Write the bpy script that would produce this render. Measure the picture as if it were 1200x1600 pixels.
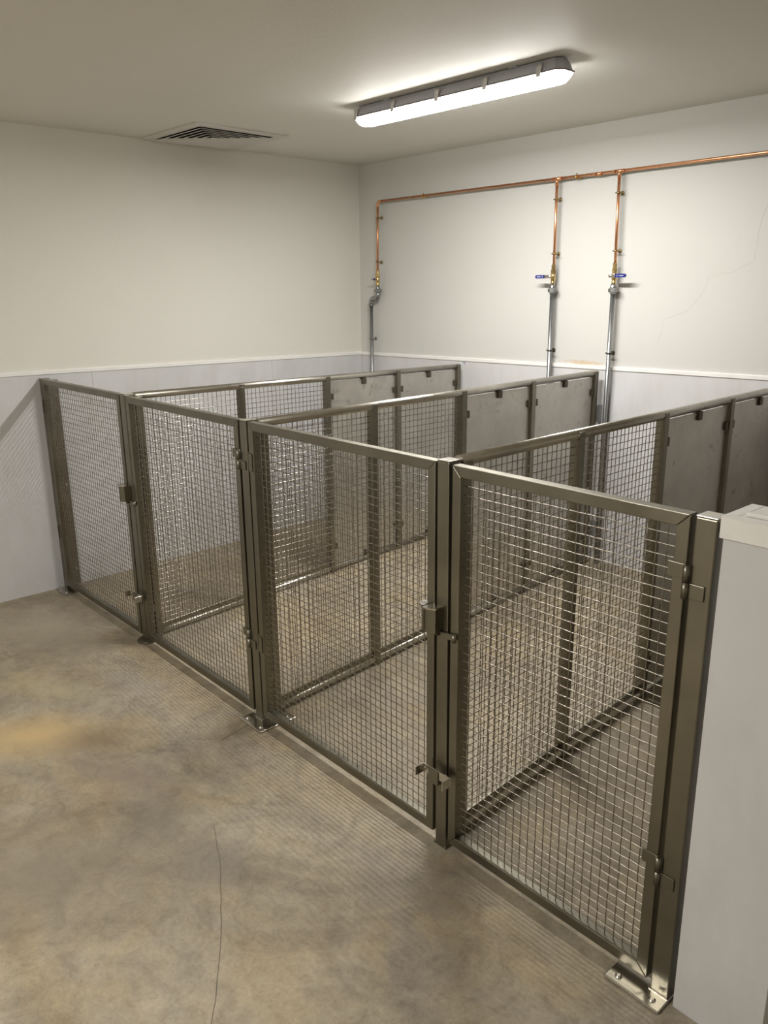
import bpy, bmesh, math, random
from mathutils import Vector, Matrix

random.seed(7)
S = bpy.context.scene
C = S.collection
for o in list(bpy.data.objects):
    bpy.data.objects.remove(o)

# ------------------------------------------------------------------ camera
cd = bpy.data.cameras.new('camera')
cam = bpy.data.objects.new('camera', cd)
C.objects.link(cam)
fw = Vector((-0.70090741, 0.66152838, -0.2666627))
rt = Vector((0.68826453, 0.72539734, -0.00952057))
up = Vector((-0.18713828, 0.19020752, 0.96374289))
M = Matrix((rt, up, -fw)).transposed().to_4x4()
M.translation = Vector((4.39408, -3.93865, 1.63740))
cam.matrix_world = M
cd.sensor_fit = 'HORIZONTAL'
cd.sensor_width = 36.0
cd.lens = 1247.93 / 1200 * 36.0
cd.clip_start = 0.02
S.camera = cam

# ------------------------------------------------------------------ world, exposure
w = bpy.data.worlds.new('world')
S.world = w
w.use_nodes = True
w.node_tree.nodes['Background'].inputs[0].default_value = (0, 0, 0, 1)
w.node_tree.nodes['Background'].inputs[1].default_value = 0.0
S.view_settings.view_transform = 'Standard'
S.view_settings.look = 'None'
S.view_settings.gamma = 1.0
S.view_settings.use_curve_mapping = False
S.view_settings.exposure = 1.36
S.cycles.caustics_reflective = False
S.cycles.caustics_refractive = False
S.cycles.sample_clamp_indirect = 3.0
S.cycles.blur_glossy = 0.5
S.cycles.use_adaptive_sampling = False
LAMP_POWER = 14.5          # emission of the lamp diffusers
STRIP_WATTS = 15.5         # the LED strip of each lamp, shining down
LAMP_COLOUR = (1.0, 0.98, 0.95, 1)

# ------------------------------------------------------------------ materials
def new_mat(name):
    m = bpy.data.materials.new(name)
    m.use_nodes = True
    nt = m.node_tree
    return m, nt, nt.nodes['Principled BSDF'], nt.nodes, nt.links

def ramp(n, stops):
    r = n.new('ShaderNodeValToRGB')
    e = r.color_ramp.elements
    while len(e) < len(stops):
        e.new(0.5)
    for k, (p, c) in enumerate(stops):
        e[k].position = p
        e[k].color = (*c, 1) if len(c) == 3 else c
    return r

def noise(n, l, scale, detail=4, rough=0.55, dist=0.0, vec=None, mapping=None):
    t = n.new('ShaderNodeTexNoise')
    t.inputs['Scale'].default_value = scale
    t.inputs['Detail'].default_value = detail
    t.inputs['Roughness'].default_value = rough
    t.inputs['Distortion'].default_value = dist
    if vec is None:
        g = n.new('ShaderNodeNewGeometry')
        vec = g.outputs['Position']
    if mapping:
        mp = n.new('ShaderNodeMapping')
        mp.inputs['Scale'].default_value = mapping
        l.new(vec, mp.inputs[0])
        vec = mp.outputs[0]
    l.new(vec, t.inputs['Vector'])
    return t

def bump(n, l, b, height, strength, dist=0.002):
    k = n.new('ShaderNodeBump')
    k.inputs['Strength'].default_value = strength
    k.inputs['Distance'].default_value = dist
    l.new(height, k.inputs['Height'])
    l.new(k.outputs[0], b.inputs['Normal'])

def mixc(n, l, a, b, f, mode='MIX'):
    m = n.new('ShaderNodeMix')
    m.data_type = 'RGBA'
    m.blend_type = mode
    for sock, v in ((m.inputs[6], a), (m.inputs[7], b)):
        if isinstance(v, tuple):
            sock.default_value = (*v, 1)
        else:
            l.new(v, sock)
    if isinstance(f, (int, float)):
        m.inputs[0].default_value = f
    else:
        l.new(f, m.inputs[0])
    return m.outputs[2]

def simple(name, col, rough=0.5, metal=0.0, var=0.06, scale=30.0, bmp=0.0, spec=0.5):
    m, nt, b, n, l = new_mat(name)
    t = noise(n, l, scale)
    r = ramp(n, [(0.3, tuple(c * (1 - var) for c in col)), (0.7, tuple(min(1, c * (1 + var)) for c in col))])
    l.new(t.outputs[0], r.inputs[0])
    l.new(r.outputs[0], b.inputs['Base Color'])
    b.inputs['Roughness'].default_value = rough
    b.inputs['Metallic'].default_value = metal
    b.inputs['Specular IOR Level'].default_value = spec
    if bmp:
        bump(n, l, b, t.outputs[0], bmp)
    return m

def steel(name, col, r0, r1, scale=18, stretch=(1, 1, 0.15), dark=0.75):
    m, nt, b, n, l = new_mat(name)
    b.inputs['Metallic'].default_value = 1.0
    t = noise(n, l, scale, 5, 0.6, mapping=stretch)
    t2 = noise(n, l, 4.0, 4, 0.6)
    cr = ramp(n, [(0.3, tuple(c * dark for c in col)), (0.65, col)])
    l.new(t2.outputs[0], cr.inputs[0])
    l.new(cr.outputs[0], b.inputs['Base Color'])
    mr = n.new('ShaderNodeMapRange')
    mr.inputs['From Min'].default_value = 0.3
    mr.inputs['From Max'].default_value = 0.7
    mr.inputs['To Min'].default_value = r0
    mr.inputs['To Max'].default_value = r1
    l.new(t.outputs[0], mr.inputs['Value'])
    l.new(mr.outputs[0], b.inputs['Roughness'])
    return m

MAT = {}
MAT['steel'] = steel('brushed_stainless', (0.255, 0.238, 0.190), 0.30, 0.46)
MAT['rail'] = steel('polished_rail', (0.55, 0.52, 0.46), 0.26, 0.38)
MAT['wire'] = steel('wire_stainless', (0.37, 0.335, 0.285), 0.22, 0.32)
MAT['bright'] = steel('bright_stainless', (0.64, 0.61, 0.55), 0.18, 0.30)
MAT['dark'] = simple('dark_steel', (0.10, 0.085, 0.06), 0.5, 0.8)
MAT['galv'] = steel('galvanised_steel', (0.37, 0.38, 0.385), 0.30, 0.45, 60, (1, 1, 1), 0.7)
MAT['copper'] = steel('copper', (0.88, 0.45, 0.25), 0.24, 0.38, 25, (1, 1, 1), 0.85)
MAT['brass'] = steel('brass', (0.72, 0.53, 0.24), 0.2, 0.35, 40, (1, 1, 1), 0.75)
MAT['oldbrass'] = steel('dull_brass', (0.40, 0.31, 0.15), 0.3, 0.45, 40, (1, 1, 1), 0.7)
MAT['blue'] = simple('blue_vinyl', (0.012, 0.018, 0.20), 0.35, 0, 0.1)
MAT['ink'] = simple('black_ink', (0.02, 0.02, 0.025), 0.6, 0)
MAT['print'] = simple('white_print', (0.75, 0.76, 0.80), 0.6, 0)
MAT['white'] = simple('white_pvc_trim', (0.90, 0.885, 0.85), 0.4, 0, 0.03, 8)
MAT['vent'] = simple('grey_white_enamel', (0.70, 0.67, 0.62), 0.45, 0, 0.04, 12)
MAT['void'] = simple('duct_void', (0.012, 0.011, 0.01), 0.9, 0)
MAT['housing'] = simple('grey_polycarbonate', (0.47, 0.475, 0.515), 0.45, 0, 0.03)
MAT['latchclip'] = simple('clear_clip', (0.62, 0.60, 0.58), 0.25, 0, 0.03)
MAT['seal'] = simple('lamp_gasket', (0.16, 0.13, 0.13), 0.7, 0)
MAT['hairline'] = simple('hairline_crack', (0.52, 0.49, 0.43), 0.9, 0)
MAT['floorcrack'] = simple('floor_crack', (0.17, 0.145, 0.11), 0.9, 0)

# painted plaster of the walls
def plaster(name, col, stain=False):
    m, nt, b, n, l = new_mat(name)
    big = noise(n, l, 0.9, 4, 0.5)
    fine = noise(n, l, 140, 3, 0.6)
    mid = noise(n, l, 9, 4, 0.6)
    r = ramp(n, [(0.3, tuple(c * 0.955 for c in col)), (0.7, col)])
    l.new(big.outputs[0], r.inputs[0])
    out = r.outputs[0]
    if stain:     # crumbled plaster above the trim
        g = n.new('ShaderNodeNewGeometry')
        mp = n.new('ShaderNodeMapping')
        mp.inputs['Location'].default_value = (-1.86 * 5.0, 0, -1.238 * 45)
        mp.inputs['Scale'].default_value = (5.0, 0, 45)
        l.new(g.outputs['Position'], mp.inputs[0])
        ln = n.new('ShaderNodeVectorMath'); ln.operation = 'LENGTH'
        l.new(mp.outputs[0], ln.inputs[0])
        ad = n.new('ShaderNodeMath'); ad.operation = 'MULTIPLY_ADD'
        nz = noise(n, l, 45, 4, 0.7)
        l.new(nz.outputs[0], ad.inputs[0]); ad.inputs[1].default_value = 1.6
        l.new(ln.outputs['Value'], ad.inputs[2])
        rr = ramp(n, [(0.70, (1, 1, 1)), (0.95, (0, 0, 0))])
        sc = n.new('ShaderNodeMath'); sc.operation = 'MULTIPLY'
        l.new(ad.outputs[0], sc.inputs[0]); sc.inputs[1].default_value = 0.62
        l.new(sc.outputs[0], rr.inputs[0])
        out = mixc(n, l, out, (0.62, 0.50, 0.37), rr.outputs[0])
    l.new(out, b.inputs['Base Color'])
    b.inputs['Roughness'].default_value = 0.62
    b.inputs['Specular IOR Level'].default_value = 0.3
    ad = n.new('ShaderNodeMath'); ad.operation = 'MULTIPLY_ADD'
    l.new(mid.outputs[0], ad.inputs[0]); ad.inputs[1].default_value = 2.0
    l.new(fine.outputs[0], ad.inputs[2])
    bump(n, l, b, ad.outputs[0], 0.16, 0.004)
    return m

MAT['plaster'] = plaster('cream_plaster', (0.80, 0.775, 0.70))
MAT['plaster_dimmed'] = plaster('cream_plaster_back_dimmed', (0.665, 0.655, 0.615), True)  # same wall paint, darkened to offset the strong lamp light on it
MAT['ceiling'] = plaster('ceiling_paint', (0.82, 0.80, 0.735))

def cladding():
    m, nt, b, n, l = new_mat('grey_white_pvc_cladding')
    t = noise(n, l, 1.6, 5, 0.6)
    t2 = noise(n, l, 7, 5, 0.65, mapping=(1, 1, 0.35))
    r = ramp(n, [(0.3, (0.63, 0.622, 0.62)), (0.7, (0.70, 0.695, 0.70))])
    l.new(t.outputs[0], r.inputs[0])
    r2 = ramp(n, [(0.35, (0.93, 0.92, 0.90)), (0.55, (1, 1, 1))])
    l.new(t2.outputs[0], r2.inputs[0])
    l.new(mixc(n, l, r.outputs[0], r2.outputs[0], 1.0, 'MULTIPLY'), b.inputs['Base Color'])
    b.inputs['Roughness'].default_value = 0.42
    b.inputs['Specular IOR Level'].default_value = 0.4
    f = noise(n, l, 220, 2)
    bump(n, l, b, f.outputs[0], 0.05, 0.001)
    return m
MAT['clad'] = cladding()

def sheet():
    m, nt, b, n, l = new_mat('smudged_steel_sheet')
    b.inputs['Metallic'].default_value = 1.0
    t = noise(n, l, 2.6, 5, 0.62)
    t2 = noise(n, l, 16, 5, 0.7, 0.6)
    r = ramp(n, [(0.28, (0.46, 0.44, 0.40)), (0.72, (0.69, 0.665, 0.61))])
    l.new(t.outputs[0], r.inputs[0])
    r2 = ramp(n, [(0.30, (0.62, 0.58, 0.52)), (0.42, (1, 1, 1))])
    l.new(t2.outputs[0], r2.inputs[0])
    l.new(mixc(n, l, r.outputs[0], r2.outputs[0], 0.8, 'MULTIPLY'), b.inputs['Base Color'])
    rr = n.new('ShaderNodeMapRange')
    rr.inputs['From Min'].default_value = 0.3; rr.inputs['From Max'].default_value = 0.7
    rr.inputs['To Min'].default_value = 0.40; rr.inputs['To Max'].default_value = 0.56
    l.new(t2.outputs[0], rr.inputs['Value'])
    l.new(rr.outputs[0], b.inputs['Roughness'])
    return m
MAT['sheet'] = sheet()

def concrete():
    m, nt, b, n, l = new_mat('worn_concrete_floor')
    g = n.new('ShaderNodeNewGeometry')
    P = g.outputs['Position']
    big = noise(n, l, 1.5, 12, 0.62, 1.1, P)
    mid = noise(n, l, 4.2, 14, 0.70, 1.3, P)
    mot = noise(n, l, 13, 10, 0.66, 1.0, P, (1, 1.3, 1))
    fine = noise(n, l, 90, 6, 0.7, 0.2, P)
    hue = noise(n, l, 2.4, 9, 0.62, 0.9, P, (1, 1.5, 1))
    r1 = ramp(n, [(0.32, (0.245, 0.207, 0.151)), (0.48, (0.322, 0.277, 0.202)), (0.64, (0.392, 0.341, 0.252))])
    l.new(big.outputs[0], r1.inputs[0])
    r2 = ramp(n, [(0.34, (0.76, 0.75, 0.74)), (0.47, (0.96, 0.95, 0.94)), (0.58, (1.04, 1.03, 1.01)), (0.70, (1.17, 1.15, 1.11))])
    l.new(mid.outputs[0], r2.inputs[0])
    c = mixc(n, l, r1.outputs[0], r2.outputs[0], 1.0, 'MULTIPLY')
    rm = ramp(n, [(0.34, (0.80, 0.79, 0.77)), (0.50, (1.0, 1.0, 1.0)), (0.66, (1.13, 1.12, 1.09))])
    l.new(mot.outputs[0], rm.inputs[0])
    c = mixc(n, l, c, rm.outputs[0], 0.85, 'MULTIPLY')
    rh = ramp(n, [(0.38, (0.965, 0.975, 1.03)), (0.5, (1, 1, 1)), (0.63, (1.05, 1.0, 0.91))])
    l.new(hue.outputs[0], rh.inputs[0])
    c = mixc(n, l, c, rh.outputs[0], 1.0, 'MULTIPLY')
    rf = ramp(n, [(0.30, (0.80, 0.78, 0.76)), (0.50, (1.0, 1.0, 1.0)), (0.72, (1.12, 1.11, 1.09))])
    l.new(fine.outputs[0], rf.inputs[0])
    c = mixc(n, l, c, rf.outputs[0], 0.8, 'MULTIPLY')
    # ragged spots: an ochre spill, grey scuffs, and patches of painted light and shade
    def spot(c, cx, cy, sx, sy, rot, col, amt, k=0.9):
        mp = n.new('ShaderNodeMapping'); mp.vector_type = 'TEXTURE'
        mp.inputs['Location'].default_value = (cx, cy, 0)
        mp.inputs['Rotation'].default_value = (0, 0, rot)
        mp.inputs['Scale'].default_value = (sx, sy, 1)
        l.new(P, mp.inputs[0])
        ln = n.new('ShaderNodeVectorMath'); ln.operation = 'LENGTH'
        l.new(mp.outputs[0], ln.inputs[0])
        nz = noise(n, l, 6, 12, 0.72, 0.9, P)
        a = n.new('ShaderNodeMath'); a.operation = 'MULTIPLY_ADD'
        l.new(nz.outputs[0], a.inputs[0]); a.inputs[1].default_value = k
        l.new(ln.outputs['Value'], a.inputs[2])
        rr = ramp(n, [(0.30, (amt, amt, amt)), (0.75, (0, 0, 0))])
        sc = n.new('ShaderNodeMath'); sc.operation = 'MULTIPLY'
        l.new(a.outputs[0], sc.inputs[0]); sc.inputs[1].default_value = 0.5
        l.new(sc.outputs[0], rr.inputs[0])
        return mixc(n, l, c, col, rr.outputs[0])
    c = spot(c, 1.46, -3.05, 0.30, 0.20, 0.8, (0.53, 0.385, 0.19), 0.9)
    c = spot(c, 1.12, -2.86, 0.34, 0.12, 0.5, (0.48, 0.42, 0.26), 0.45)
    c = spot(c, 1.66, -2.88, 0.18, 0.11, 0.9, (0.22, 0.16, 0.10), 0.7)
    c = spot(c, 1.95, -2.92, 0.36, 0.12, 0.3, (0.25, 0.205, 0.17), 0.55)
    c = spot(c, 2.28, -2.95, 0.16, 0.12, 0.3, (0.17, 0.155, 0.125), 0.6)
    c = spot(c, 2.55, -2.92, 0.20, 0.13, 0.3, (0.19, 0.17, 0.14), 0.55)
    c = spot(c, 1.35, -2.55, 0.28, 0.10, 0.3, (0.30, 0.275, 0.24), 0.5)
    c = spot(c, 0.50, -2.60, 0.55, 0.26, 0.1, (0.455, 0.402, 0.305), 0.75)  # pale patch: lamp light before the left gates, painted into the floor
    c = spot(c, 2.25, -3.35, 0.50, 0.28, 0.7, (0.235, 0.198, 0.146), 0.65)  # dark patch: weaker light away from the lamp, painted into the floor
    c = spot(c, 3.0, -2.60, 0.26, 0.12, 0.1, (0.24, 0.205, 0.155), 0.45)
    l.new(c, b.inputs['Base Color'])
    rg = n.new('ShaderNodeMapRange')
    rg.inputs['To Min'].default_value = 0.50; rg.inputs['To Max'].default_value = 0.75
    l.new(mid.outputs[0], rg.inputs['Value'])
    l.new(rg.outputs[0], b.inputs['Roughness'])
    b.inputs['Specular IOR Level'].default_value = 0.35
    a = n.new('ShaderNodeMath'); a.operation = 'MULTIPLY_ADD'
    l.new(mid.outputs[0], a.inputs[0]); a.inputs[1].default_value = 2.0
    l.new(fine.outputs[0], a.inputs[2])
    bump(n, l, b, a.outputs[0], 0.22, 0.004)
    return m
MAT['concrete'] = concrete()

def lampmat():
    m, nt, b, n, l = new_mat('lit_opal_diffuser')
    b.inputs['Base Color'].default_value = (0.9, 0.9, 0.9, 1)
    b.inputs['Roughness'].default_value = 0.4
    b.inputs['Emission Color'].default_value = LAMP_COLOUR
    b.inputs['Emission Strength'].default_value = LAMP_POWER
    return m
MAT['lamp'] = lampmat()

# ------------------------------------------------------------------ mesh helpers
class MB:
    """collects shapes into one mesh"""
    def __init__(self):
        self.v = []; self.f = []; self.smooth = []

    def add(self, verts, faces, smooth=False):
        o = len(self.v)
        self.v += [tuple(x) for x in verts]
        self.f += [tuple(i + o for i in f) for f in faces]
        self.smooth += [smooth] * len(faces)
        return self

    def box(self, x0, x1, y0, y1, z0, z1, bev=0.0):
        if bev <= 0:
            v = [(x, y, z) for x in (x0, x1) for y in (y0, y1) for z in (z0, z1)]
            return self.add(v, [(0, 1, 3, 2), (4, 6, 7, 5), (0, 4, 5, 1), (2, 3, 7, 6), (0, 2, 6, 4), (1, 5, 7, 3)])
        return self.hexa([(x0, y0, z0), (x1, y0, z0), (x1, y1, z0), (x0, y1, z0),
                          (x0, y0, z1), (x1, y0, z1), (x1, y1, z1), (x0, y1, z1)], bev)

    def hexa(self, p, bev=0.0, seg=2):
        """eight corners: four below (ccw), four above"""
        faces = [(3, 2, 1, 0), (4, 5, 6, 7), (0, 1, 5, 4), (1, 2, 6, 5), (2, 3, 7, 6), (3, 0, 4, 7)]
        if bev <= 0:
            return self.add(p, faces)
        bm = bmesh.new()
        vs = [bm.verts.new(x) for x in p]
        for f in faces:
            bm.faces.new([vs[i] for i in f])
        bmesh.ops.bevel(bm, geom=bm.edges[:], offset=bev, segments=seg, affect='EDGES', profile=0.5)
        bm.verts.index_update()
        self.add([v.co[:] for v in bm.verts], [[v.index for v in f.verts] for f in bm.faces])
        bm.free()
        return self

    def prism(self, poly, axis, a, b):
        """polygon (u, v) pushed from a to b along axis 0/1/2"""
        n = len(poly)
        def P(u, v, t):
            return {0: (t, u, v), 1: (u, t, v), 2: (u, v, t)}[axis]
        v = [P(*q, a) for q in poly] + [P(*q, b) for q in poly]
        f = [tuple(range(n))[::-1], tuple(range(n, 2 * n))]
        f += [(i, (i + 1) % n, n + (i + 1) % n, n + i) for i in range(n)]
        return self.add(v, f)

    def tube(self, pts, r, n=16, caps=True, smooth=True):
        """round bar through the points; r a number or one radius for each point"""
        pts = [Vector(p) for p in pts]
        rs = r if isinstance(r, (list, tuple)) else [r] * len(pts)
        base = len(self.v)
        ref = None
        for i, p in enumerate(pts):
            if i == 0: d = pts[1] - pts[0]
            elif i == len(pts) - 1: d = pts[-1] - pts[-2]
            else: d = (pts[i + 1] - p).normalized() + (p - pts[i - 1]).normalized()
            if d.length < 1e-9: d = pts[min(i + 1, len(pts) - 1)] - pts[max(i - 1, 0)]
            d.normalize()
            if ref is None:
                ref = Vector((0, 0, 1)) if abs(d.z) < 0.9 else Vector((1, 0, 0))
            u = (ref - d * ref.dot(d)).normalized()
            ref = u
            w_ = d.cross(u)
            for k in range(n):
                a = 2 * math.pi * k / n
                self.v.append(tuple(p + (u * math.cos(a) + w_ * math.sin(a)) * rs[i]))
        for i in range(len(pts) - 1):
            for k in range(n):
                a = base + i * n + k; b_ = base + i * n + (k + 1) % n
                self.f.append((a, b_, b_ + n, a + n)); self.smooth.append(smooth)
        if caps:
            self.f.append(tuple(base + k for k in range(n))[::-1]); self.smooth.append(False)
            e = base + (len(pts) - 1) * n
            self.f.append(tuple(e + k for k in range(n))); self.smooth.append(False)
        return self

    def lathe(self, p, prof, n=20, smooth=True, axis=(0, 0, 1)):
        """profile (radius, height) turned about an axis through p"""
        ax = Vector(axis)
        pts = [Vector(p) + ax * h for _, h in prof]
        base = len(self.v)
        ref = Vector((1, 0, 0)) if abs(ax.x) < 0.9 else Vector((0, 1, 0))
        u = (ref - ax * ref.dot(ax)).normalized(); w_ = ax.cross(u)
        for q, (r, h) in zip(pts, prof):
            for k in range(n):
                a = 2 * math.pi * k / n
                self.v.append(tuple(q + (u * math.cos(a) + w_ * math.sin(a)) * max(r, 1e-5)))
        for i in range(len(prof) - 1):
            for k in range(n):
                a = base + i * n + k; b_ = base + i * n + (k + 1) % n
                self.f.append((a, b_, b_ + n, a + n)); self.smooth.append(smooth)
        self.f.append(tuple(base + k for k in range(n))[::-1]); self.smooth.append(False)
        e = base + (len(prof) - 1) * n
        self.f.append(tuple(e + k for k in range(n))); self.smooth.append(False)
        return self

    def mesh(self, name, mat):
        me = bpy.data.meshes.new(name)
        me.from_pydata(self.v, [], self.f)
        me.materials.append(MAT[mat])
        me.polygons.foreach_set('use_smooth', self.smooth)
        me.update()
        bm = bmesh.new(); bm.from_mesh(me)
        bmesh.ops.recalc_face_normals(bm, faces=bm.faces)
        bm.to_mesh(me); bm.free()
        return me

    def build(self, name, mat, parent=None):
        o = bpy.data.objects.new(name, self.mesh(name, mat))
        C.objects.link(o)
        if parent is not None:
            o.parent = parent
        return o

def empty(name, loc, rz=0.0, ry=0.0):
    o = bpy.data.objects.new(name, None)
    o.empty_display_size = 0.1
    C.objects.link(o)
    o.location = loc
    o.rotation_euler = (0, ry, rz)
    return o

def tag(o, label, cat, group=None, kind=None):
    o['label'] = label
    o['category'] = cat
    if group: o['group'] = group
    if kind: o['kind'] = kind
    return o

def struct(o, label, cat):
    o['kind'] = 'structure'
    return tag(o, label, cat)

# ------------------------------------------------------------------ the room
H = 2.4665
XR, YF = 6.1, -6.3            # the walls behind the camera
LW = -0.0225                  # the left wall stands a little out of square

def floor_z(x, y):
    if y <= -2.33: return 0.0
    s = 0.018 + (0.045 - 0.018) * max(0.0, min(1.0, x / 1.0))
    return s * (y + 2.33)

def wall_pt(s, z, n=0.0):
    """point on the left wall: s metres from the corner towards the camera, n metres off the wall"""
    return (LW * s + n, -s + LW * n, z)

xs = [-0.25, 0, 0.25, 0.5, 0.75, 1.0, 2.0, 3.0, 4.0, 5.0, 6.25]
ys = [-6.45, -5, -4, -3, -2.33, -1.75, -1.2, -0.6, 0.1]
fl = MB()
fl.add([(x, y, floor_z(x, y)) for x in xs for y in ys],
       [(i * len(ys) + j, (i + 1) * len(ys) + j, (i + 1) * len(ys) + j + 1, i * len(ys) + j + 1)
        for i in range(len(xs) - 1) for j in range(len(ys) - 1)])
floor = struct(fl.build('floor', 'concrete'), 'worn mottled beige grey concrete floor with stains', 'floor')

def crack(pts, width, parent, mat, name='crack', depth=0.0008, normal=(0, 0, 1)):
    n = Vector(normal); m = MB(); L = []
    q = [Vector(p) for p in pts]
    for i, p in enumerate(q):
        d = (q[min(i + 1, len(q) - 1)] - q[max(i - 1, 0)]).normalized()
        s = n.cross(d).normalized() * width * 0.5 * (0.35 if i in (0, len(q) - 1) else random.uniform(0.7, 1.2))
        L += [p - s + n * 0.0001, p + s + n * 0.0001, p - s + n * depth, p + s + n * depth]
    F = []
    for i in range(len(q) - 1):
        a = i * 4; b = a + 4
        F += [(a + 2, a + 3, b + 3, b + 2), (a, a + 2, b + 2, b), (a + 3, a + 1, b + 1, b + 3)]
    m.add(L, F)
    return m.build(name, mat, parent)

def wobble(ctrl, step, amp, plane):
    out = []
    for a, b in zip(ctrl[:-1], ctrl[1:]):
        a = Vector(a); b = Vector(b); k = max(1, int((b - a).length / step))
        for i in range(k):
            p = a.lerp(b, i / k)
            out.append(p + Vector([random.uniform(-amp, amp) * c for c in plane]))
    out.append(Vector(ctrl[-1]))
    return out

crack(wobble([(2.43, -2.84, 0), (2.52, -2.885, 0), (2.59, -2.92, 0), (2.67, -2.968, 0), (2.747, -3.015, 0), (2.82, -3.063, 0), (2.893, -3.115, 0), (2.97, -3.17, 0), (3.04, -3.23, 0), (3.2, -3.34, 0)],
             0.03, 0.0022, (1, 1, 0)), 0.0019, floor, 'floorcrack')
crack(wobble([(1.978, -2.383, 0), (2.007, -2.548, 0)], 0.05, 0.001, (1, 0, 0)), 0.0032, floor, 'floorcrack')

cl = MB().box(-0.35, XR + 0.15, YF - 0.15, 0.12, H, H + 0.1)
struct(cl.build('ceiling', 'ceiling'), 'plain off white plaster ceiling', 'ceiling')

wl = MB()
L0, L1 = -0.1, 6.45
wl.hexa([wall_pt(L1, -0.1, -0.12), wall_pt(L1, -0.1, 0), wall_pt(L0, -0.1, 0), wall_pt(L0, -0.1, -0.12),
         wall_pt(L1, H, -0.12), wall_pt(L1, H, 0), wall_pt(L0, H, 0), wall_pt(L0, H, -0.12)])
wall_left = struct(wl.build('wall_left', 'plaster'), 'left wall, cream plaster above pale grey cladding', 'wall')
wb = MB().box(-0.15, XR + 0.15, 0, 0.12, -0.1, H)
wall_back = struct(wb.build('wall_back', 'plaster_dimmed'), 'back wall with copper pipes, cream plaster above grey cladding', 'wall')
struct(MB().box(XR, XR + 0.12, YF - 0.1, 0, -0.1, H).build('wall_right', 'plaster'), 'right hand wall of cream plaster outside the picture', 'wall')
struct(MB().box(-0.3, XR, YF - 0.12, YF, -0.1, H).build('wall_front', 'plaster'), 'cream plaster wall behind the camera', 'wall')

def hp_left(s): return 1.216 + 0.0102 * s
def hp_back(x): return 1.2155 + 0.0062 * x

# cladding sheets, each with its joint
edges = [0.0, 0.787, 2.007, 3.227, 4.447, 5.667, 6.25]
for a, b in zip(edges[:-1], edges[1:]):
    a += 0.0005; b -= 0.0005
    m = MB()
    za, zb = hp_left(a) - 0.008, hp_left(b) - 0.008
    m.hexa([wall_pt(b, 0.0, 0.0002), wall_pt(b, 0.0, 0.004), wall_pt(a, 0.0, 0.004), wall_pt(a, 0.0, 0.0002),
            wall_pt(b, zb, 0.0002), wall_pt(b, zb, 0.004), wall_pt(a, za, 0.004), wall_pt(a, za, 0.0002)], 0.0008, 1)
    m.build('cladding_panel', 'clad', wall_left)
edges = [0.006, 1.291, 3.731, 6.09]
for a, b in zip(edges[:-1], edges[1:]):
    a += 0.0005; b -= 0.0005
    za, zb = hp_back(a) - 0.008, hp_back(b) - 0.008
    m = MB()
    m.hexa([(a, -0.004, 0), (b, -0.004, 0), (b, -0.0002, 0), (a, -0.0002, 0),
            (a, -0.004, za), (b, -0.004, zb), (b, -0.0002, zb), (a, -0.0002, za)], 0.0008, 1)
    m.build('cladding_panel', 'clad', wall_back)

# capping strips along the cladding
m = MB()
a, b = 0.012, 6.25
m.hexa([wall_pt(b, hp_left(b) - 0.021, 0.0003), wall_pt(b, hp_left(b) - 0.021, 0.009), wall_pt(a, hp_left(a) - 0.021, 0.009), wall_pt(a, hp_left(a) - 0.021, 0.0003),
        wall_pt(b, hp_left(b), 0.0003), wall_pt(b, hp_left(b), 0.009), wall_pt(a, hp_left(a), 0.009), wall_pt(a, hp_left(a), 0.0003)], 0.002)
struct(m.build('trim_1', 'white'), 'white capping strip along the cladding of the left wall', 'trim')
m = MB()
a, b = 0.001, 6.09
m.hexa([(a, -0.009, hp_back(a) - 0.021), (b, -0.009, hp_back(b) - 0.021), (b, -0.0003, hp_back(b) - 0.021), (a, -0.0003, hp_back(a) - 0.021),
        (a, -0.009, hp_back(a)), (b, -0.009, hp_back(b)), (b, -0.0003, hp_back(b)), (a, -0.0003, hp_back(a))], 0.002)
struct(m.build('trim_2', 'white'), 'white capping strip along the cladding of the back wall', 'trim')

crack(wobble([(2.79, 0, 2.02), (2.768, 0, 1.918), (2.751, 0, 1.764), (2.673, 0, 1.708), (2.543, 0, 1.691), (2.52, 0, 1.606), (2.429, 0, 1.514), (2.335, 0, 1.49), (2.30, 0, 1.36)],
             0.03, 0.006, (1, 0, 1)), 0.0016, wall_back, 'hairline', normal=(0, -1, 0), depth=0.0005)

# ------------------------------------------------------------------ the gate line
GS = -0.0341
GA = math.atan(GS)
def gl(x): return (x, -2.3566 + GS * (x - 2.0), 0.0)
ZT = 1.2

# the low clad pier at the right hand end of the gates
pier = empty('wall_pier', gl(3.758), GA)
MB().box(0.0, 0.200, 0.0, 0.125, 0.0, 1.165, 0.0015).build('cladding', 'clad', pier)
m = MB()
m.hexa([(-0.006, -0.006, 1.160), (0.206, -0.006, 1.160), (0.206, -0.0004, 1.160), (-0.006, -0.0004, 1.160),
        (-0.006, -0.006, 1.203), (0.206, -0.006, 1.203), (0.206, -0.0004, 1.203), (-0.006, -0.0004, 1.203)], 0.0015, 1)
m.build('cap_fascia', 'white', pier)
m = MB()
m.hexa([(-0.006, -0.0004, 1.160), (-0.0004, -0.0004, 1.160), (-0.0004, 0.128, 1.160), (-0.006, 0.128, 1.160),
        (-0.006, -0.0004, 1.203), (-0.0004, -0.0004, 1.203), (-0.0004, 0.128, 1.203), (-0.006, 0.128, 1.203)], 0.001, 1)
m.build('cap_fascia', 'white', pier)
def slab(pts, z0, z1):
    return MB().hexa([(x, y, z0) for x, y in pts] + [(x, y, z1) for x, y in pts], 0.001, 1)
slab([(-0.006, -0.006), (0.206, -0.006), (0.206, 0.022), (0.021, 0.022)], 1.203, 1.206).build('cap_strip', 'white', pier)
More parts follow.
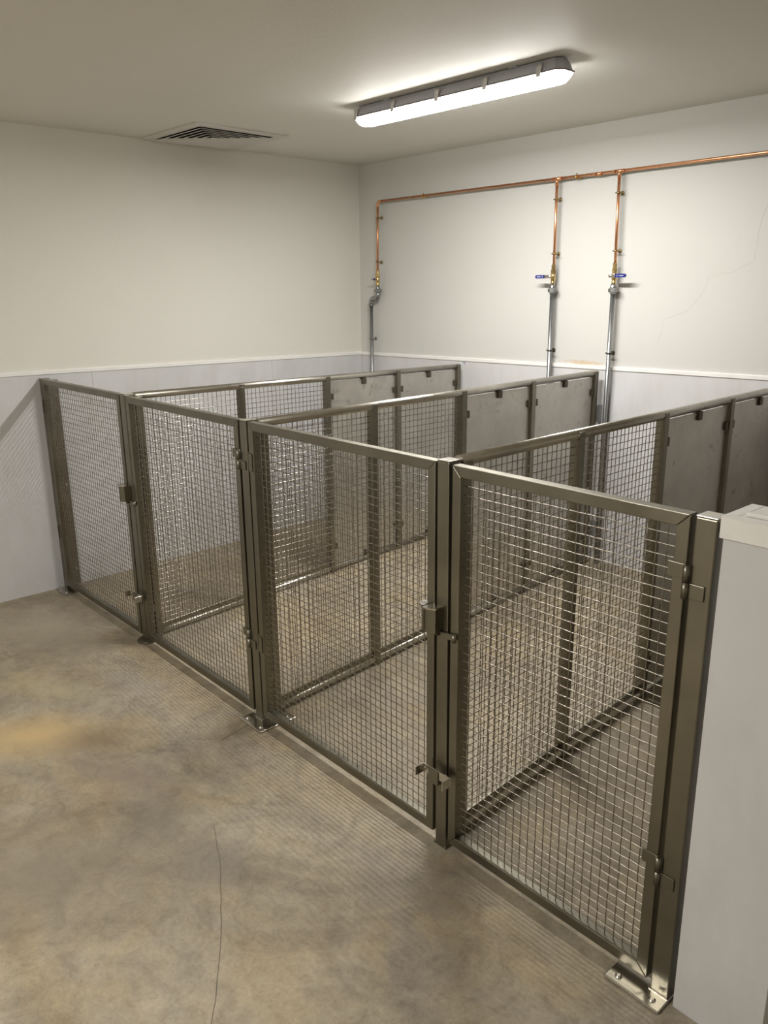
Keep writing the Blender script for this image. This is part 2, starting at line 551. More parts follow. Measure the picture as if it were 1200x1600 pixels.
slab([(-0.006, -0.0055), (0.0207, 0.0225), (0.0207, 0.128), (-0.006, 0.128)], 1.203, 1.206).build('cap_strip', 'white', pier)
MB().box(0.021, 0.206, 0.0225, 0.128, 1.165, 1.2055).build('cap_core', 'white', pier)
MB().box(0.028, 0.206, 0.026, 0.036, 1.2058, 1.214, 0.001).build('cap_bead', 'white', pier)
struct(pier, 'low white clad wall end with a mitred cap at the right', 'wall')

# ------------------------------------------------------------------ gates, posts
def bolt(parent, x, y, z, r=0.006, name='bolt'):
    m = MB()
    m.lathe((x, y, z), [(r * 1.5, 0), (r * 1.5, 0.0012), (r, 0.0014), (r, 0.004), (r * 0.7, 0.0052)], 12)
    return m.build(name, 'bright', parent)

def make_post(x0, x1, ztop, label, base='plate', lean=0.0, depth=0.046, base_x=None, at=None):
    p = empty('gate_post', at or gl((x0 + x1) / 2), GA, lean)
    hw = (x1 - x0) / 2
    z0 = 0.008 if base == 'plate' else 0.0015
    MB().box(-hw, hw, 0, depth, z0, ztop - 0.004, 0.003).build('tube', 'steel', p)
    MB().box(-hw, hw, 0, depth, ztop - 0.0035, ztop, 0.0012).build('cap', 'bright', p)
    if base == 'plate':
        bx0, bx1, by0, by1 = base_x
        pl = MB().box(bx0, bx1, by0, by1, 0.0005, 0.0078, 0.0025).build('base_plate', 'bright', p)
        for bx in (bx0 + 0.028, bx1 - 0.028):
            bolt(pl, bx, by0 + 0.022, 0.0078)
        if by1 > 0.08:
            bolt(pl, bx1 - 0.028, by1 - 0.022, 0.0078)
        m = MB().box(-hw - 0.003, hw + 0.003, -0.003, 0.0, 0.0078, 0.0105, 0.001)
        m.build('weld', 'bright', p)
    elif base == 'disc':
        MB().lathe((0, depth / 2 - 0.006, 0.0005), [(0.053, 0), (0.053, 0.004), (0.047, 0.009), (0.034, 0.013), (0.028, 0.014)], 32).build('base_rosette', 'dark', p)
    else:
        MB().box(-hw - 0.004, hw + 0.004, -0.004, depth + 0.004, 0.0003, 0.004, 0.001).build('base_shoe', 'steel', p)
    tag(p, label, 'post', 'posts of the gate line')
    return p

POSTS = {}
POSTS[0] = make_post(-0.0465, -0.0165, 1.203, 'wall side steel post at the far left end of the gates', 'plate', 0, 0.046, (-0.010, 0.130, -0.052, 0.02), (-0.0315, -2.3005, 0))
POSTS[1] = make_post(0.9458, 0.9949, 1.205, 'steel gate post on a dark round floor rosette', 'disc')
POSTS[2] = make_post(1.9609, 2.0064, 1.198, 'middle steel post with hinges on both sides and a bolted base plate', 'plate', 0, 0.046, (-0.058, 0.092, -0.055, 0.115))
POSTS[3] = make_post(2.968, 3.012, 1.201, 'steel post with latch box standing directly on the floor', 'shoe', -0.004)
POSTS[4] = make_post(3.6986, 3.745, 1.196, 'right hand steel post beside the white wall end', 'plate', 0, 0.046, (-0.121, 0.026, -0.048, 0.03))
# flat upright fixed to the wall behind the left post
m = MB().box(-0.009, -0.002, 0.048, 0.094, 0.01, 1.19, 0.002)
q = m.build('wall_plate', 'steel', POSTS[0])
for z in (0.10, 0.6, 1.1):
    MB().lathe((-0.0018, 0.074, z), [(0.007, 0), (0.007, 0.002), (0.004, 0.004)], 12, axis=(1, 0, 0)).build('screw', 'bright', q)

def wires(u0, u1, zlo, z1, pitch, d, crimp, to_xyz):
    """woven mesh between u0..u1 and zlo(u)..z1; to_xyz(u, off, z) places it"""
    nu = int(round((u1 - u0) / pitch)); pu = (u1 - u0) / nu
    zmin = min(zlo(u0), zlo(u1))
    nz = int(round((z1 - zmin) / pitch)); pz = (z1 - zmin) / nz
    V = []; F = []
    r = d / 2
    HEX = [(r * math.cos(math.pi * k / 3), r * math.sin(math.pi * k / 3)) for k in range(6)]
    def wire(path, kind):
        if len(path) < 2: return
        base = len(V)
        for (u, o, z) in path:
            if kind == 'v':
                for du, do in HEX: V.append(to_xyz(u + du, o + do, z))
            else:
                for dz, do in HEX: V.append(to_xyz(u, o + do, z + dz))
        for i in range(len(path) - 1):
            for k in range(6):
                a = base + 6 * i + k; b = base + 6 * i + (k + 1) % 6
                F.append((a, b, b + 6, a + 6))
    for i in range(1, nu):
        u = u0 + i * pu
        path = [(u, 0, zlo(u))]
        for j in range(1, nz):
            z = z1 - j * pz
            if z > zlo(u) + 0.004: path.append((u, crimp if (i + j) % 2 else -crimp, z))
        path = [path[0]] + sorted(path[1:], key=lambda q: q[2]) + [(u, 0, z1)]
        wire(path, 'v')
    for j in range(1, nz):
        z = z1 - j * pz
        path = []
        for i in range(0, nu + 1):
            u = u0 + i * pu
            if z > zlo(u) + 0.002:
                path.append((u, 0 if i in (0, nu) else (-crimp if (i + j) % 2 else crimp), z))
        wire(path, 'h')
    m = MB(); m.v = V; m.f = F; m.smooth = [True] * len(F)
    return m

FR = 0.030
def make_gate(x0, x1, label, z0=0.030, z1=1.195, lean=0.0, at=None, rz=GA):
    g = empty('mesh_gate', at or gl(x0), rz, lean)
    W = x1 - x0; D = 0.030; e = 0.0004; bv = 0.0022
    def bar(p):      # four corners in (x, z), pushed through the frame depth
        return MB().hexa([(p[0][0], 0, p[0][1]), (p[1][0], 0, p[1][1]), (p[1][0], D, p[1][1]), (p[0][0], D, p[0][1]),
                          (p[3][0], 0, p[3][1]), (p[2][0], 0, p[2][1]), (p[2][0], D, p[2][1]), (p[3][0], D, p[3][1])], bv)
    bar([(0, z0 + e), (FR, z0 + FR + e), (FR, z1 - FR - e), (0, z1 - e)]).build('stile', 'steel', g)
    bar([(W - FR, z0 + FR + e), (W, z0 + e), (W, z1 - e), (W - FR, z1 - FR - e)]).build('stile', 'steel', g)
    bar([(FR, z1 - FR), (W - FR, z1 - FR), (W, z1), (0, z1)]).build('top_rail', 'steel', g)
    bar([(0, z0), (W, z0), (W - FR, z0 + FR), (FR, z0 + FR)]).build('bottom_rail', 'steel', g)
    wm = wires(FR, W - FR, lambda u: z0 + FR, z1 - FR, 0.0252, 0.0030, 0.0007, lambda u, o, z: (u, 0.017 + o, z)).build('wire_mesh', 'wire', g)
    wm['kind'] = 'stuff'
    tag(g, label, 'gate', 'mesh gates of the kennels')
    return g

GX = [(-0.0145, 0.935), (1.003, 1.948), (2.016, 2.957), (3.0195, 3.688)]
GATES = [
    make_gate(*GX[0], 'leftmost stainless wire mesh gate, hinged beside the left wall', 0.024, 1.2, 0, (-0.0145, -2.3008, 0), -0.0208),
    make_gate(*GX[1], 'second mesh gate from the left, between round rosette and hinge post', 0.028, 1.196),
    make_gate(*GX[2], 'third mesh gate from the left, hinged on the middle post', 0.034, 1.195),
    make_gate(*GX[3], 'nearest and narrowest mesh gate, hinged beside the white wall end', 0.028, 1.194),
]

def hinge(gate, xp, z, side):
    """lift-off hinge; xp is the pin in the gate's own x, side = +1 when the post is to the right"""
    if side < 0:      # the pin sits in the gap and only shows as a dark barrel
        yh = -0.0042 if xp > -0.003 else 0.002
        h = MB().tube([(xp, yh, z - 0.036), (xp, yh, z - 0.001)], 0.0031, 12)
        h.tube([(xp, yh, z + 0.001), (xp, yh, z + 0.036)], 0.0031, 12)
        b = h.build('hinge', 'dark', gate)
        MB().box(xp + 0.005, xp + 0.026, -0.0036, -0.0006, z - 0.036, z + 0.030, 0.001).build('leaf', 'steel', b)
        return b
    h = MB()
    h.tube([(xp, -0.006, z - 0.037), (xp, -0.006, z - 0.001)], 0.0076, 14)
    h.tube([(xp, -0.006, z + 0.001), (xp, -0.006, z + 0.037)], 0.0076, 14)
    b = h.build('hinge', 'steel', gate)
    def leaf(a, c, z0, z1):
        a, c = min(a, c), max(a, c)
        MB().box(a, c, -0.0042, -0.0006, z0, z1, 0.0012).build('leaf', 'steel', b)
    leaf(xp - side * 0.005, xp - side * 0.044, z + 0.003, z + 0.036)
    leaf(xp + side * 0.005, xp + side * 0.040, z - 0.036, z - 0.003)
    return b

for g, k, xp, side in ((0, 0, -0.001, -1), (1, 1, 0.9505, 1), (2, 2, -0.0045, -1), (3, 3, 0.6735, 1)):
    for z in (1.052, 0.343):
        hinge(GATES[g], xp, z, side)

def latch(gate, xr, z):
    """latch box on a gate's free stile; xr is the gate's right edge"""
    poly = [(xr - 0.024, -0.001), (xr - 0.024, -0.022), (xr - 0.016, -0.034), (xr + 0.012, -0.042), (xr + 0.034, -0.030), (xr + 0.034, -0.001)]
    b = MB().prism(poly, 2, z - 0.042, z + 0.030).build('latch_box', 'steel', gate)
    top = [(xr - 0.033, -0.001), (xr - 0.033, -0.030), (xr - 0.006, -0.044), (xr - 0.004, -0.001)]
    MB().prism(top, 2, z + 0.0305, z + 0.036).build('latch_lid', 'bright', b)
    top = [(xr - 0.001, -0.001), (xr - 0.003, -0.045), (xr + 0.014, -0.046), (xr + 0.038, -0.032), (xr + 0.038, -0.001)]
    MB().prism(top, 2, z + 0.0305, z + 0.035).build('latch_lid', 'bright', b)
    MB().box(xr - 0.0035, xr - 0.0015, -0.0395, -0.0385, z - 0.04, z + 0.03).build('seam', 'dark', b)
    MB().tube([(xr + 0.022, -0.012, z - 0.052), (xr + 0.022, -0.012, z - 0.0425)], 0.009, 12).build('latch_pin', 'dark', b)
    t = MB()
    t.hexa([(xr + 0.028, -0.010, z - 0.060), (xr + 0.090, -0.010, z - 0.052), (xr + 0.090, -0.004, z - 0.052), (xr + 0.028, -0.004, z - 0.060),
            (xr + 0.028, -0.010, z - 0.042), (xr + 0.090, -0.010, z - 0.034), (xr + 0.090, -0.004, z - 0.034), (xr + 0.028, -0.004, z - 0.042)], 0.001, 1)
    t.tube([(xr + 0.090, -0.013, z - 0.054), (xr + 0.090, -0.013, z - 0.032)], 0.007, 12)
    t.build('latch_tongue', 'steel', b)

latch(GATES[2], GX[2][1] - GX[2][0], 0.752)
latch(GATES[0], GX[0][1] - GX[0][0], 0.748)

def locking_bar(post, z):
    m = MB()
    y0, y1 = -0.0265, -0.0225
    m.box(-0.046, 0.060, y0, y1, z - 0.014, z + 0.014, 0.0008)
    m.hexa([(-0.050, y1 - 0.036, z - 0.014), (-0.046, y1 - 0.036, z - 0.014), (-0.046, y1, z - 0.014), (-0.050, y1, z - 0.014),
            (-0.050, y1 - 0.036, z + 0.014), (-0.046, y1 - 0.036, z + 0.014), (-0.046, y1, z + 0.014), (-0.050, y1, z + 0.014)], 0.0008, 1)
    m.hexa([(0.060, y1 - 0.036, z - 0.014), (0.064, y1 - 0.036, z - 0.014), (0.064, y1, z - 0.014), (0.060, y1, z - 0.014),
            (0.060, y1 - 0.036, z + 0.014), (0.064, y1 - 0.036, z + 0.014), (0.064, y1, z + 0.014), (0.060, y1, z + 0.014)], 0.0008, 1)
    b = m.build('locking_bar', 'bright', post)
    k = MB()
    k.box(-0.024, 0.016, -0.030, -0.0268, z - 0.030, z + 0.012, 0.001)
    k.box(-0.024, 0.016, -0.030, -0.0002, z - 0.034, z - 0.0305, 0.0008)
    k.build('bar_bracket', 'steel', b)
    MB().box(-0.030, 0.012, -0.004, -0.0003, z - 0.052, z - 0.0345, 0.001).build('stop_plate', 'steel', b)
    for x in (-0.040, 0.052):
        MB().lathe((x, y0, z + 0.002), [(0.004, 0), (0.004, 0.002), (0.002, 0.003)], 10, axis=(0, -1, 0)).build('rivet', 'bright', b)

locking_bar(POSTS[3], 0.262)
locking_bar(POSTS[1], 0.245)

# ------------------------------------------------------------------ partitions
RT = 0.0165
def make_partition(X, y0, y1, zf, zb, ups, label, ylast=None):
    """X centre; y0 front end, y1 back end; zf/zb top of the rail front and back; ups the far edges of the middle uprights"""
    g = empty('kennel_partition', (X, y0, 0))
    Y = lambda y: y - y0
    top = lambda y: zf + (zb - zf) * (y - y0) / (y1 - y0)          # top of the round rail
    bot = lambda y: floor_z(X, y) + 0.008 + RT                       # centre line of the bottom rail
    m = MB()
    m.tube([(0, Y(y0) - 0.008, top(y0) - RT), (0, Y(y1), top(y1) - RT)], RT, 20)
    m.build('top_rail', 'rail', g)
    m = MB()
    m.tube([(0, Y(y0) + 0.031, bot(y0)), (0, Y(y1) - 0.031, bot(y1))], RT * 0.9, 18)
    m.build('bottom_rail', 'rail', g)
    ue = [y0 + 0.030] + list(ups) + [y1]
    for k, u in enumerate(ue):
        a = u - 0.030
        zt = top(a) - RT * (1.0 if k < len(ue) - 1 else 0.1)
        mb = MB().box(-0.019, 0.019, Y(a), Y(u), floor_z(X, a) + 0.004, zt - 0.003, 0.002)
        mb.build('upright', 'steel', g)
        if 0 < k < len(ue) - 1:
            MB().box(-0.019, 0.019, Y(a) + 0.001, Y(u) - 0.001, zt - 0.003, zt + RT * 0.55, 0.001).build('saddle', 'steel', g)
    for k in range(4):
        a, b = ue[k], ue[k + 1] - 0.030
        lo = lambda u: bot(u + y0) + RT * 0.8
        if k < 2:
            # mesh frame flats along the bottom
            m = MB()
            m.hexa([(-0.004, Y(a), lo(Y(a))), (0.004, Y(a), lo(Y(a))), (0.004, Y(b), lo(Y(b))), (-0.004, Y(b), lo(Y(b))),
                    (-0.004, Y(a), lo(Y(a)) + 0.024), (0.004, Y(a), lo(Y(a)) + 0.024), (0.004, Y(b), lo(Y(b)) + 0.024), (-0.004, Y(b), lo(Y(b)) + 0.024)], 0.001, 1)
            m.build('mesh_frame', 'steel', g)
            zt = min(top(a), top(b)) - 2 * RT + 0.004
            wm = wires(Y(a), Y(b), lambda u: lo(u) + 0.024, zt, 0.0252, 0.0030, 0.0007, lambda u, o, z: (o, u, z)).build('wire_mesh', 'wire', g)
            wm['kind'] = 'stuff'
        else:
            gap = 0.006
            zt = lambda y: top(y) - 2 * RT - 0.004
            m = MB()
            m.hexa([(-0.003, Y(a) + gap, lo(Y(a)) + 0.004), (0.003, Y(a) + gap, lo(Y(a)) + 0.004), (0.003, Y(b) - gap, lo(Y(b)) + 0.004), (-0.003, Y(b) - gap, lo(Y(b)) + 0.004),
                    (-0.003, Y(a) + gap, zt(a)), (0.003, Y(a) + gap, zt(a)), (0.003, Y(b) - gap, zt(b)), (-0.003, Y(b) - gap, zt(b))], 0.0008, 1)
            pan = m.build('steel_panel', 'sheet', g)
            def clip(yc, zc, hy, hz):
                m = MB()
                for s in (-1, 1):
                    m.box(min(s * 0.0035, s * 0.014), max(s * 0.0035, s * 0.014), Y(yc) - hy, Y(yc) + hy, zc - hz, zc + hz, 0.001)
                m.build('panel_clip', 'dark', pan)
            mid = (a + b) / 2
            clip(mid, zt(mid) - 0.012, 0.014, 0.017)
            clip(mid, lo(Y(mid)) + 0.018, 0.014, 0.015)
            for yy in (a + 0.012, b - 0.012):
                clip(yy, top(yy) - 0.118, 0.0115, 0.017)
                clip(yy, lo(Y(yy)) + 0.12, 0.0115, 0.017)
    # links to the gate post in front and brackets to the wall behind
    for z in (top(y0) - 0.012, 1.03, 0.60, 0.16):
        MB().box(-0.014, 0.014, -0.018, 0.0, z - (0.003 if z > 1.1 else 0.02), z + (0.003 if z > 1.1 else 0.02), 0.001).build('link_bracket', 'steel', g)
    for z in (0.97, 0.30):
        br = MB().box(-0.004, 0.022, Y(y1), Y(y1) + (-0.0045 - y1), z - 0.045, z + 0.045, 0.002).build('wall_bracket', 'galv', g)
    tag(g, label, 'partition', 'kennel partitions')
    return g

make_partition(0.9703, -2.2600, -0.038, 1.2062, 1.1855, (-1.6756, -1.1171, -0.5755), 'farthest partition of mesh and steel panels, nearest the left wall')
make_partition(1.9836, -2.2900, -0.056, 1.1962, 1.2093, (-1.7081, -1.1492, -0.6238), 'middle partition of mesh and steel panels behind the hinge post')
make_partition(2.9904, -2.3250, -0.060, 1.2077, 1.2110, (-1.7444, -1.1960, -0.6463), 'nearest partition of mesh and dark steel panels behind the latch post')

# ------------------------------------------------------------------ lamps
def make_lamp(cx, cy, label, strips=1.0):
    g = empty('batten_light', (cx, cy, H))
    L = 0.580
    # housing: a tapering tray with clipped corners
    def ring(hl, hw, cut, z):
        return [(-hl + cut, -hw, z), (hl - cut, -hw, z), (hl, -hw + cut, z), (hl, hw - cut, z), (hl - cut, hw, z), (-hl + cut, hw, z), (-hl, hw - cut, z), (-hl, -hw + cut, z)]
    def loft(rings, name, mat, sm=False):
        m = MB(); n = 8
        V = [p for r in rings for p in r]
        F = [tuple(range(n)), tuple(range((len(rings) - 1) * n, len(rings) * n))[::-1]]
        for i in range(len(rings) - 1):
            F += [(i * n + k, i * n + (k + 1) % n, (i + 1) * n + (k + 1) % n, (i + 1) * n + k) for k in range(n)]
        m.add(V, F, sm)
        return m.build(name, mat, g)
    loft([ring(L - 0.022, 0.034, 0.020, -0.004), ring(L - 0.012, 0.042, 0.022, -0.018), ring(L - 0.002, 0.053, 0.026, -0.046)], 'housing', 'housing')
    loft([ring(L + 0.003, 0.058, 0.027, -0.0465), ring(L + 0.003, 0.058, 0.027, -0.0515)], 'gasket', 'seal')
    loft([ring(L - 0.001, 0.0545, 0.026, -0.052), ring(L - 0.006, 0.0495, 0.026, -0.064), ring(L - 0.017, 0.041, 0.026, -0.078), ring(L - 0.032, 0.028, 0.020, -0.084)], 'diffuser', 'lamp')
    ld = bpy.data.lights.new('led_strip', 'AREA')
    ld.shape = 'RECTANGLE'
    ld.size = 1.06; ld.size_y = 0.022
    ld.energy = STRIP_WATTS * strips
    ld.color = LAMP_COLOUR[:3]
    lo_ = bpy.data.objects.new('led_strip', ld)
    C.objects.link(lo_)
    lo_.parent = g
    lo_.location = (0, 0, -0.0855)
    for x in (-0.35, 0.35):
        MB().box(x - 0.02, x + 0.02, -0.046, 0.046, -0.006, -0.0003, 0.001).build('mounting_bracket', 'housing', g)
    for s in (-1, 1):
        for x in (-0.545, -0.30, -0.035, 0.225, 0.485):
            m = MB()
            m.hexa([(x - 0.010, s * 0.0590, -0.064), (x + 0.010, s * 0.0590, -0.064), (x + 0.010, s * 0.0635, -0.064), (x - 0.010, s * 0.0635, -0.064),
                    (x - 0.012, s * 0.0505, -0.020), (x + 0.012, s * 0.0505, -0.020), (x + 0.012, s * 0.056, -0.020), (x - 0.012, s * 0.056, -0.020)], 0.001, 1)
            m.tube([(x - 0.010, s * 0.050, -0.024), (x + 0.010, s * 0.050, -0.024)], 0.008, 10)
            m.build('clip', 'latchclip', g)
    tag(g, label, 'ceiling light')
    return g

make_lamp(1.91, -1.178, 'lit grey batten lamp with opal diffuser on the ceiling')
make_lamp(2.5, -4.8, 'second lit batten lamp on the ceiling behind the camera', 1.3)

# ------------------------------------------------------------------ ceiling vent
vx0, vx1, vy0, vy1 = -0.020, 0.575, -1.605, -1.015
vcx, vcy = (vx0 + vx1) / 2 + 0.0, (vy0 + vy1) / 2
vent = empty('ceiling_vent', (vcx, vcy, H))
A = 0.292
m = MB()
def vframe(m, a, b, z0, z1):
    """square picture frame, outer half size a, inner half size b"""
    o = [(-a, -a), (a, -a), (a, a), (-a, a)]; i = [(-b, -b), (b, -b), (b, b), (-b, b)]
    for k in range(4):
        k2 = (k + 1) % 4
        m.hexa([(*o[k], z0), (*o[k2], z0), (*i[k2], z0), (*i[k], z0), (*o[k], z1), (*o[k2], z1), (*i[k2], z1), (*i[k], z1)])
vframe(m, A, 0.232, -0.008, -0.0005)
m.build('frame', 'vent', vent)
MB().box(-0.231, 0.231, -0.231, 0.231, -0.0018, -0.0006).build('backing', 'void', vent)
for k in range(6):
    a = 0.219 - k * 0.0375          # lower outer edge of this ring
    b = a - 0.036                    # upper inner edge
    if b < 0.004: b = 0.004
    for q in range(4):
        c, s = [(1, 0), (0, 1), (-1, 0), (0, -1)][q]
        R = lambda x, y, z: (c * x - s * y, s * x + c * y, z)
        t = 0.0016
        # side at +x of the ring, running in y with mitred ends
        mm = MB()
        mm.hexa([R(a, -a, -0.014), R(a, a, -0.014), R(b, b, -0.0025), R(b, -b, -0.0025),
                 R(a + 0.009, -a - 0.009, -0.0138), R(a + 0.009, a + 0.009, -0.0138), R(b + 0.004, b + 0.004, -0.0022), R(b + 0.004, -b - 0.004, -0.0022)])
        mm.build('slat', 'vent', vent)
for sx in (-1, 1):
    for sy in (-1, 1):
        MB().lathe((sx * 0.268, sy * 0.268, -0.008), [(0.006, 0), (0.005, 0.002)], 10, axis=(0, 0, -1)).build('screw', 'white', vent)
tag(vent, 'square grey four way louvred vent in the ceiling', 'vent')

# ------------------------------------------------------------------ plumbing on the back wall
PY = -0.040
RC = 0.0078
def pipe_clip(parent, p, along, mat, r):
    """ring about the pipe with a stud and a round foot on the wall"""
    x, y, z = p
    m = MB()
    if along == 'z':
        m.tube([(x, y, z - 0.004), (x, y, z + 0.004)], r + 0.0035, 16)
        m.tube([(x - r - 0.010, y, z), (x + r + 0.010, y, z)], 0.0036, 10)
    else:
        m.tube([(x - 0.004, y, z), (x + 0.004, y, z)], r + 0.0035, 16)
        m.tube([(x, y, z - r - 0.010), (x, y, z + r + 0.010)], 0.0036, 10)
    o = m.build('pipe_clip', mat, parent)
    k = MB()
    k.tube([(x, y + r + 0.003, z), (x, -0.0005, z)], 0.0045, 10)
    k.lathe((x, -0.0005, z), [(0.011, 0), (0.011, 0.003), (0.006, 0.005)], 14, axis=(0, -1, 0))
    k.build('clip_foot', mat, o)
    return o

cp = empty('copper_pipe', (0, 0, 0))
ZM = 2.2145
D1, D2, D3 = 0.231, 1.661, 2.040
R_ = 0.022
m = MB()
m.tube([(D1 + R_, PY, ZM), (6.09, PY, ZM + 0.006)], RC, 18)
m.build('main_run', 'copper', cp)
m = MB()
arc = [(D1 + R_ - R_ * math.sin(a), PY, ZM - R_ + R_ * math.cos(a)) for a in [math.pi / 2 * k / 8 for k in range(9)]]
m.tube([(D1 + R_ + 0.016, PY, ZM)] + arc + [(D1, PY, ZM - R_ - 0.016)], RC + 0.0014, 18)
m.build('elbow', 'copper', cp)
for d, zb_, dz in ((D1, 1.768, R_), (D2, 1.752, 0), (D3, 1.752, 0)):
    m = MB()
    off = {D1: -0.008, D2: 0.004, D3: 0.009}[d]
    m.tube([(d, PY, ZM - dz), (d + off, PY, zb_)], RC, 18)
    dr = m.build('drop', 'copper', cp)
    for z in (2.113, 1.828):
        pipe_clip(dr, (d + off * (ZM - z) / (ZM - zb_), PY, z), 'z', 'oldbrass', RC)
for d in (D2, D3):
    m = MB()
    zz = ZM + 0.001
    m.tube([(d - 0.026, PY, zz), (d + 0.026, PY, zz)], RC + 0.0016, 18)
    m.tube([(d, PY, zz), (d, PY, zz - 0.028)], RC + 0.0016, 18)
    for x in (d - 0.026, d + 0.026):
        m.tube([(x - 0.0015, PY, zz), (x + 0.0015, PY, zz)], RC + 0.003, 18)
    m.tube([(d, PY, zz - 0.028), (d, PY, zz - 0.031)], RC + 0.003, 18)
    m.build('tee', 'copper', cp)
m = MB()
m.tube([(1.902, PY, ZM), (1.934, PY, ZM)], RC + 0.0016, 18)
for x in (1.902, 1.934):
    m.tube([(x - 0.002, PY, ZM), (x + 0.002, PY, ZM)], RC + 0.0032, 18)
m.build('coupling', 'copper', cp)
pipe_clip(cp, (0.652, PY, ZM), 'x', 'brass', RC)
pipe_clip(cp, (1.784, PY, ZM), 'x', 'brass', RC)
pipe_clip(cp, (3.4, PY, ZM + 0.003), 'x', 'brass', RC)
tag(cp, 'copper water pipe with three drops along the back wall', 'pipe')

def ball_valve(x, z, side, label):
    g = empty('ball_valve', (x, PY, z))
    m = MB()
    m.lathe((0, 0, -0.044), [(0.0105, 0), (0.012, 0.002), (0.012, 0.016), (0.0105, 0.018), (0.0135, 0.026), (0.015, 0.040), (0.0135, 0.054), (0.011, 0.060)], 18)
    m.lathe((0, 0, 0.0165), [(0.0145, 0), (0.0145, 0.020), (0.012, 0.022), (0.0115, 0.030)], 6, smooth=False)
    m.lathe((0, 0, 0.047), [(0.0125, 0), (0.0125, 0.014), (0.0095, 0.017)], 6, smooth=False)
    m.build('body', 'brass', g)
    m = MB()
    m.tube([(0, -0.010, 0), (0, -0.036, 0)], 0.0075, 14)
    st = m.build('stem', 'brass', g)
    MB().lathe((0, -0.0415, 0), [(0.0075, 0), (0.0075, 0.004), (0.005, 0.005)], 6, smooth=False, axis=(0, -1, 0)).build('nut', 'bright', st)
    if side:
        m = MB()
        a, b = sorted((side * -0.010, side * 0.036))
        m.box(a, b, -0.0412, -0.0365, -0.0085, 0.0085, 0.001)
        lv = m.build('lever', 'bright', g)
        m = MB()
        n = 9; hw = 0.0092
        poly = [(side * 0.030, -hw), (side * 0.082, -hw)] + [(side * (0.082 + hw * math.sin(t)), -hw * math.cos(t)) for t in [math.pi * k / n for k in range(1, n)]] + [(side * 0.082, hw), (side * 0.030, hw)]
        m.prism(poly, 1, -0.0435, -0.0345)
        gr = m.build('grip', 'blue', lv)
        # worn white print on the grip: a small round mark and a short run of strokes
        pm = MB()
        c0 = 0.043
        for t in range(10):
            a0 = 2 * math.pi * t / 10; a1 = 2 * math.pi * (t + 1) / 10
            q = [(side * c0 + 0.0042 * math.cos(a0), 0.0042 * math.sin(a0)), (side * c0 + 0.0042 * math.cos(a1), 0.0042 * math.sin(a1)),
                 (side * c0 + 0.0032 * math.cos(a1), 0.0032 * math.sin(a1)), (side * c0 + 0.0032 * math.cos(a0), 0.0032 * math.sin(a0))]
            pm.prism(q, 1, -0.0440, -0.0436)
        for t, (hh, ww) in enumerate(((0.0028, 0.0012), (0.0022, 0.0022), (0.0026, 0.0014), (0.0018, 0.0024), (0.0026, 0.0018), (0.002, 0.0022))):
            xx = side * (0.056 + t * 0.0042)
            pm.box(xx - ww, xx + ww * 0.6, -0.0440, -0.0436, -hh, hh * 0.7)
        pm.build('print_mark', 'print', gr)
    else:
        m = MB()
        m.box(-0.016, 0.016, -0.044, -0.0365, -0.006, 0.006, 0.002)
        m.build('butterfly_handle', 'blue', g)
    tag(g, label, 'valve', 'ball valves on the drops')
    return g

ball_valve(D2 + 0.002, 1.706, -1, 'brass ball valve with its blue lever pointing left')
ball_valve(D3 + 0.008, 1.703, 1, 'brass ball valve with its blue lever pointing right')
ball_valve(D1 - 0.008, 1.715, 0, 'leftmost brass valve with a small blue butterfly handle')

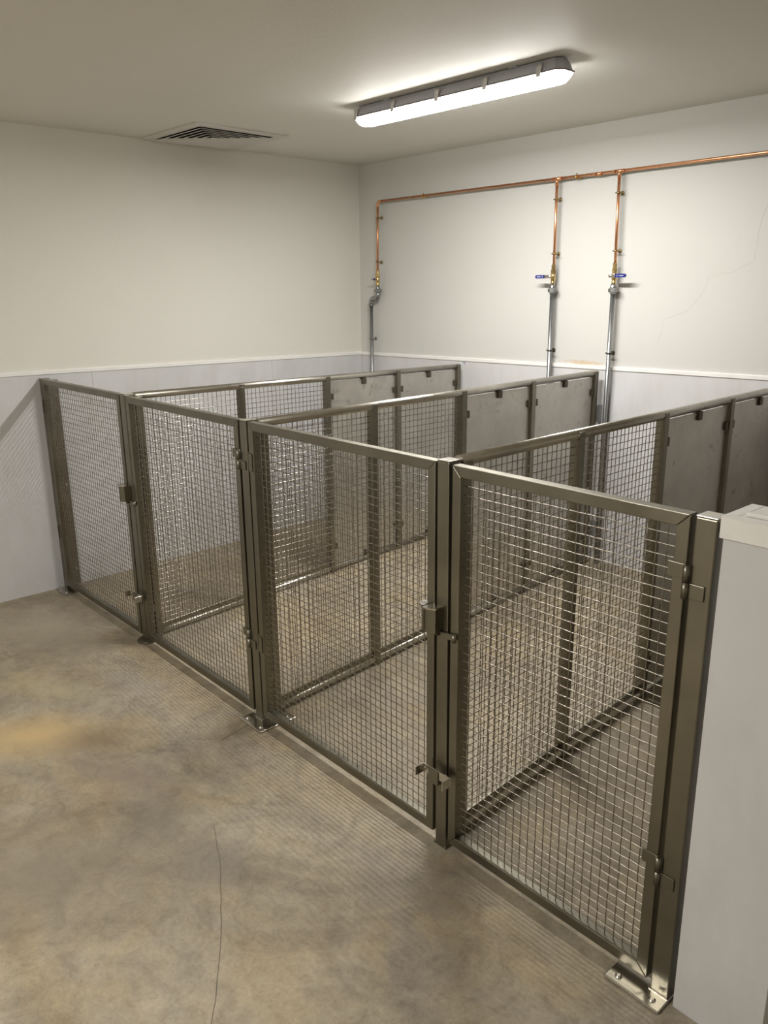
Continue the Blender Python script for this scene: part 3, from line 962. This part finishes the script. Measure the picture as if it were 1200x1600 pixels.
RG = 0.0122
def galv_pipe(x, xb, ztop, zbot, clips, label, offset=None):
    g = empty('galvanised_pipe', (x, PY, zbot))
    def R(xx, z): return (xx - x, 0, z - zbot)
    m = MB()
    m.lathe(R(x, ztop - 0.052), [(0.0145, 0), (0.016, 0.003), (0.016, 0.008)], 8, smooth=False)
    m.lathe(R(x, ztop - 0.043), [(0.024, 0), (0.026, 0.003), (0.026, 0.018), (0.0235, 0.021)], 8, smooth=False)
    m.lathe(R(x, ztop - 0.021), [(0.018, 0), (0.017, 0.004), (0.015, 0.012), (0.0125, 0.021)], 16)
    m.build('union', 'galv', g)
    m = MB()
    if offset is None:
        m.tube([R(x, ztop - 0.050), R(xb, zbot)], RG, 18)
        m.build('pipe', 'galv', g)
    else:
        x2, ze = offset
        m.tube([R(x, ztop - 0.050), R(x, ze + 0.03)], RG * 0.95, 16)
        m.build('nipple', 'galv', g)
        m = MB()
        r = 0.024
        p1 = [R(x - r + r * math.cos(a), ze + r - r * math.sin(a)) for a in [math.pi / 2 * k / 7 for k in range(8)]]
        p2 = [R(x2 + r - r * math.sin(a), ze - r + r * math.cos(a)) for a in [math.pi / 2 * k / 7 for k in range(8)]]
        m.tube([R(x, ze + 0.045)] + p1 + p2 + [R(x2, ze - 0.045)], 0.0160, 18)
        for q in ((x, ze + 0.045), (x2, ze - 0.045)):
            m.tube([R(q[0], q[1] - 0.006), R(q[0], q[1] + 0.006)], 0.0185, 18)
        m.build('elbow', 'galv', g)
        m = MB()
        m.tube([R(x2, ze - 0.045), R(xb, zbot)], RG, 18)
        m.build('pipe', 'galv', g)
    for z, mt in clips:
        pipe_clip(g, (0.0 if offset is None else offset[0] - x, 0, z - zbot), 'z', mt, RG)
    for ch in g.children:
        if ch.name.startswith('pipe_clip'):
            # feet reach the wall from a pipe that stands PY off it
            for f in ch.children:
                k = MB()
                xx = 0.0 if offset is None else offset[0] - x
                zz = clips[0][0] - zbot
                k.tube([(xx, RG + 0.003, zz), (xx, -PY - 0.0005, zz)], 0.0045, 10)
                k.lathe((xx, -PY - 0.0005, zz), [(0.012, 0), (0.012, 0.003), (0.006, 0.005)], 14, axis=(0, -1, 0))
                f.data = k.mesh('clip_foot', mt)
    tag(g, label, 'pipe', 'galvanised pipes under the valves')
    return g

galv_pipe(D2 + 0.001, D2 + 0.001, 1.665, floor_z(D2, -0.04) + 0.0005, [(1.300, 'dark')], 'galvanised pipe below the valve with the lever pointing left')
galv_pipe(D3 + 0.006, D3 + 0.006, 1.662, floor_z(D3, -0.04) + 0.0005, [(1.302, 'dark')], 'galvanised pipe below the valve with the lever pointing right')
galv_pipe(D1 - 0.009, 0.155, 1.672, floor_z(0.155, -0.04) + 0.0005, [(1.315, 'galv')], 'leftmost galvanised pipe with a double elbow near the corner', (0.155, 1.588))

# ------------------------------------------------------------------ number sticker on the cladding
st = empty('number_sticker', (0.986, -0.0042, 1.193))
MB().box(-0.024, 0.024, -0.0008, -0.0001, -0.013, 0.013).build('label_card', 'print', st)
tc = bpy.data.curves.new('digits', 'FONT')
tc.body = '13'
tc.size = 0.030
tc.align_x = 'CENTER'; tc.align_y = 'CENTER'
tc.extrude = 0.0001
tc.offset = 0.0006
to = bpy.data.objects.new('digits_curve', tc)
C.objects.link(to)
dg = bpy.context.evaluated_depsgraph_get()
me = bpy.data.meshes.new_from_object(to.evaluated_get(dg))
bpy.data.objects.remove(to)
me.materials.clear(); me.materials.append(MAT['ink'])
do = bpy.data.objects.new('digits', me)
C.objects.link(do)
do.parent = st
do.location = (0, -0.0010, 0)
do.rotation_euler = (math.pi / 2, 0, 0)
tag(st, 'small white sticker reading 13 below the white trim', 'sticker')
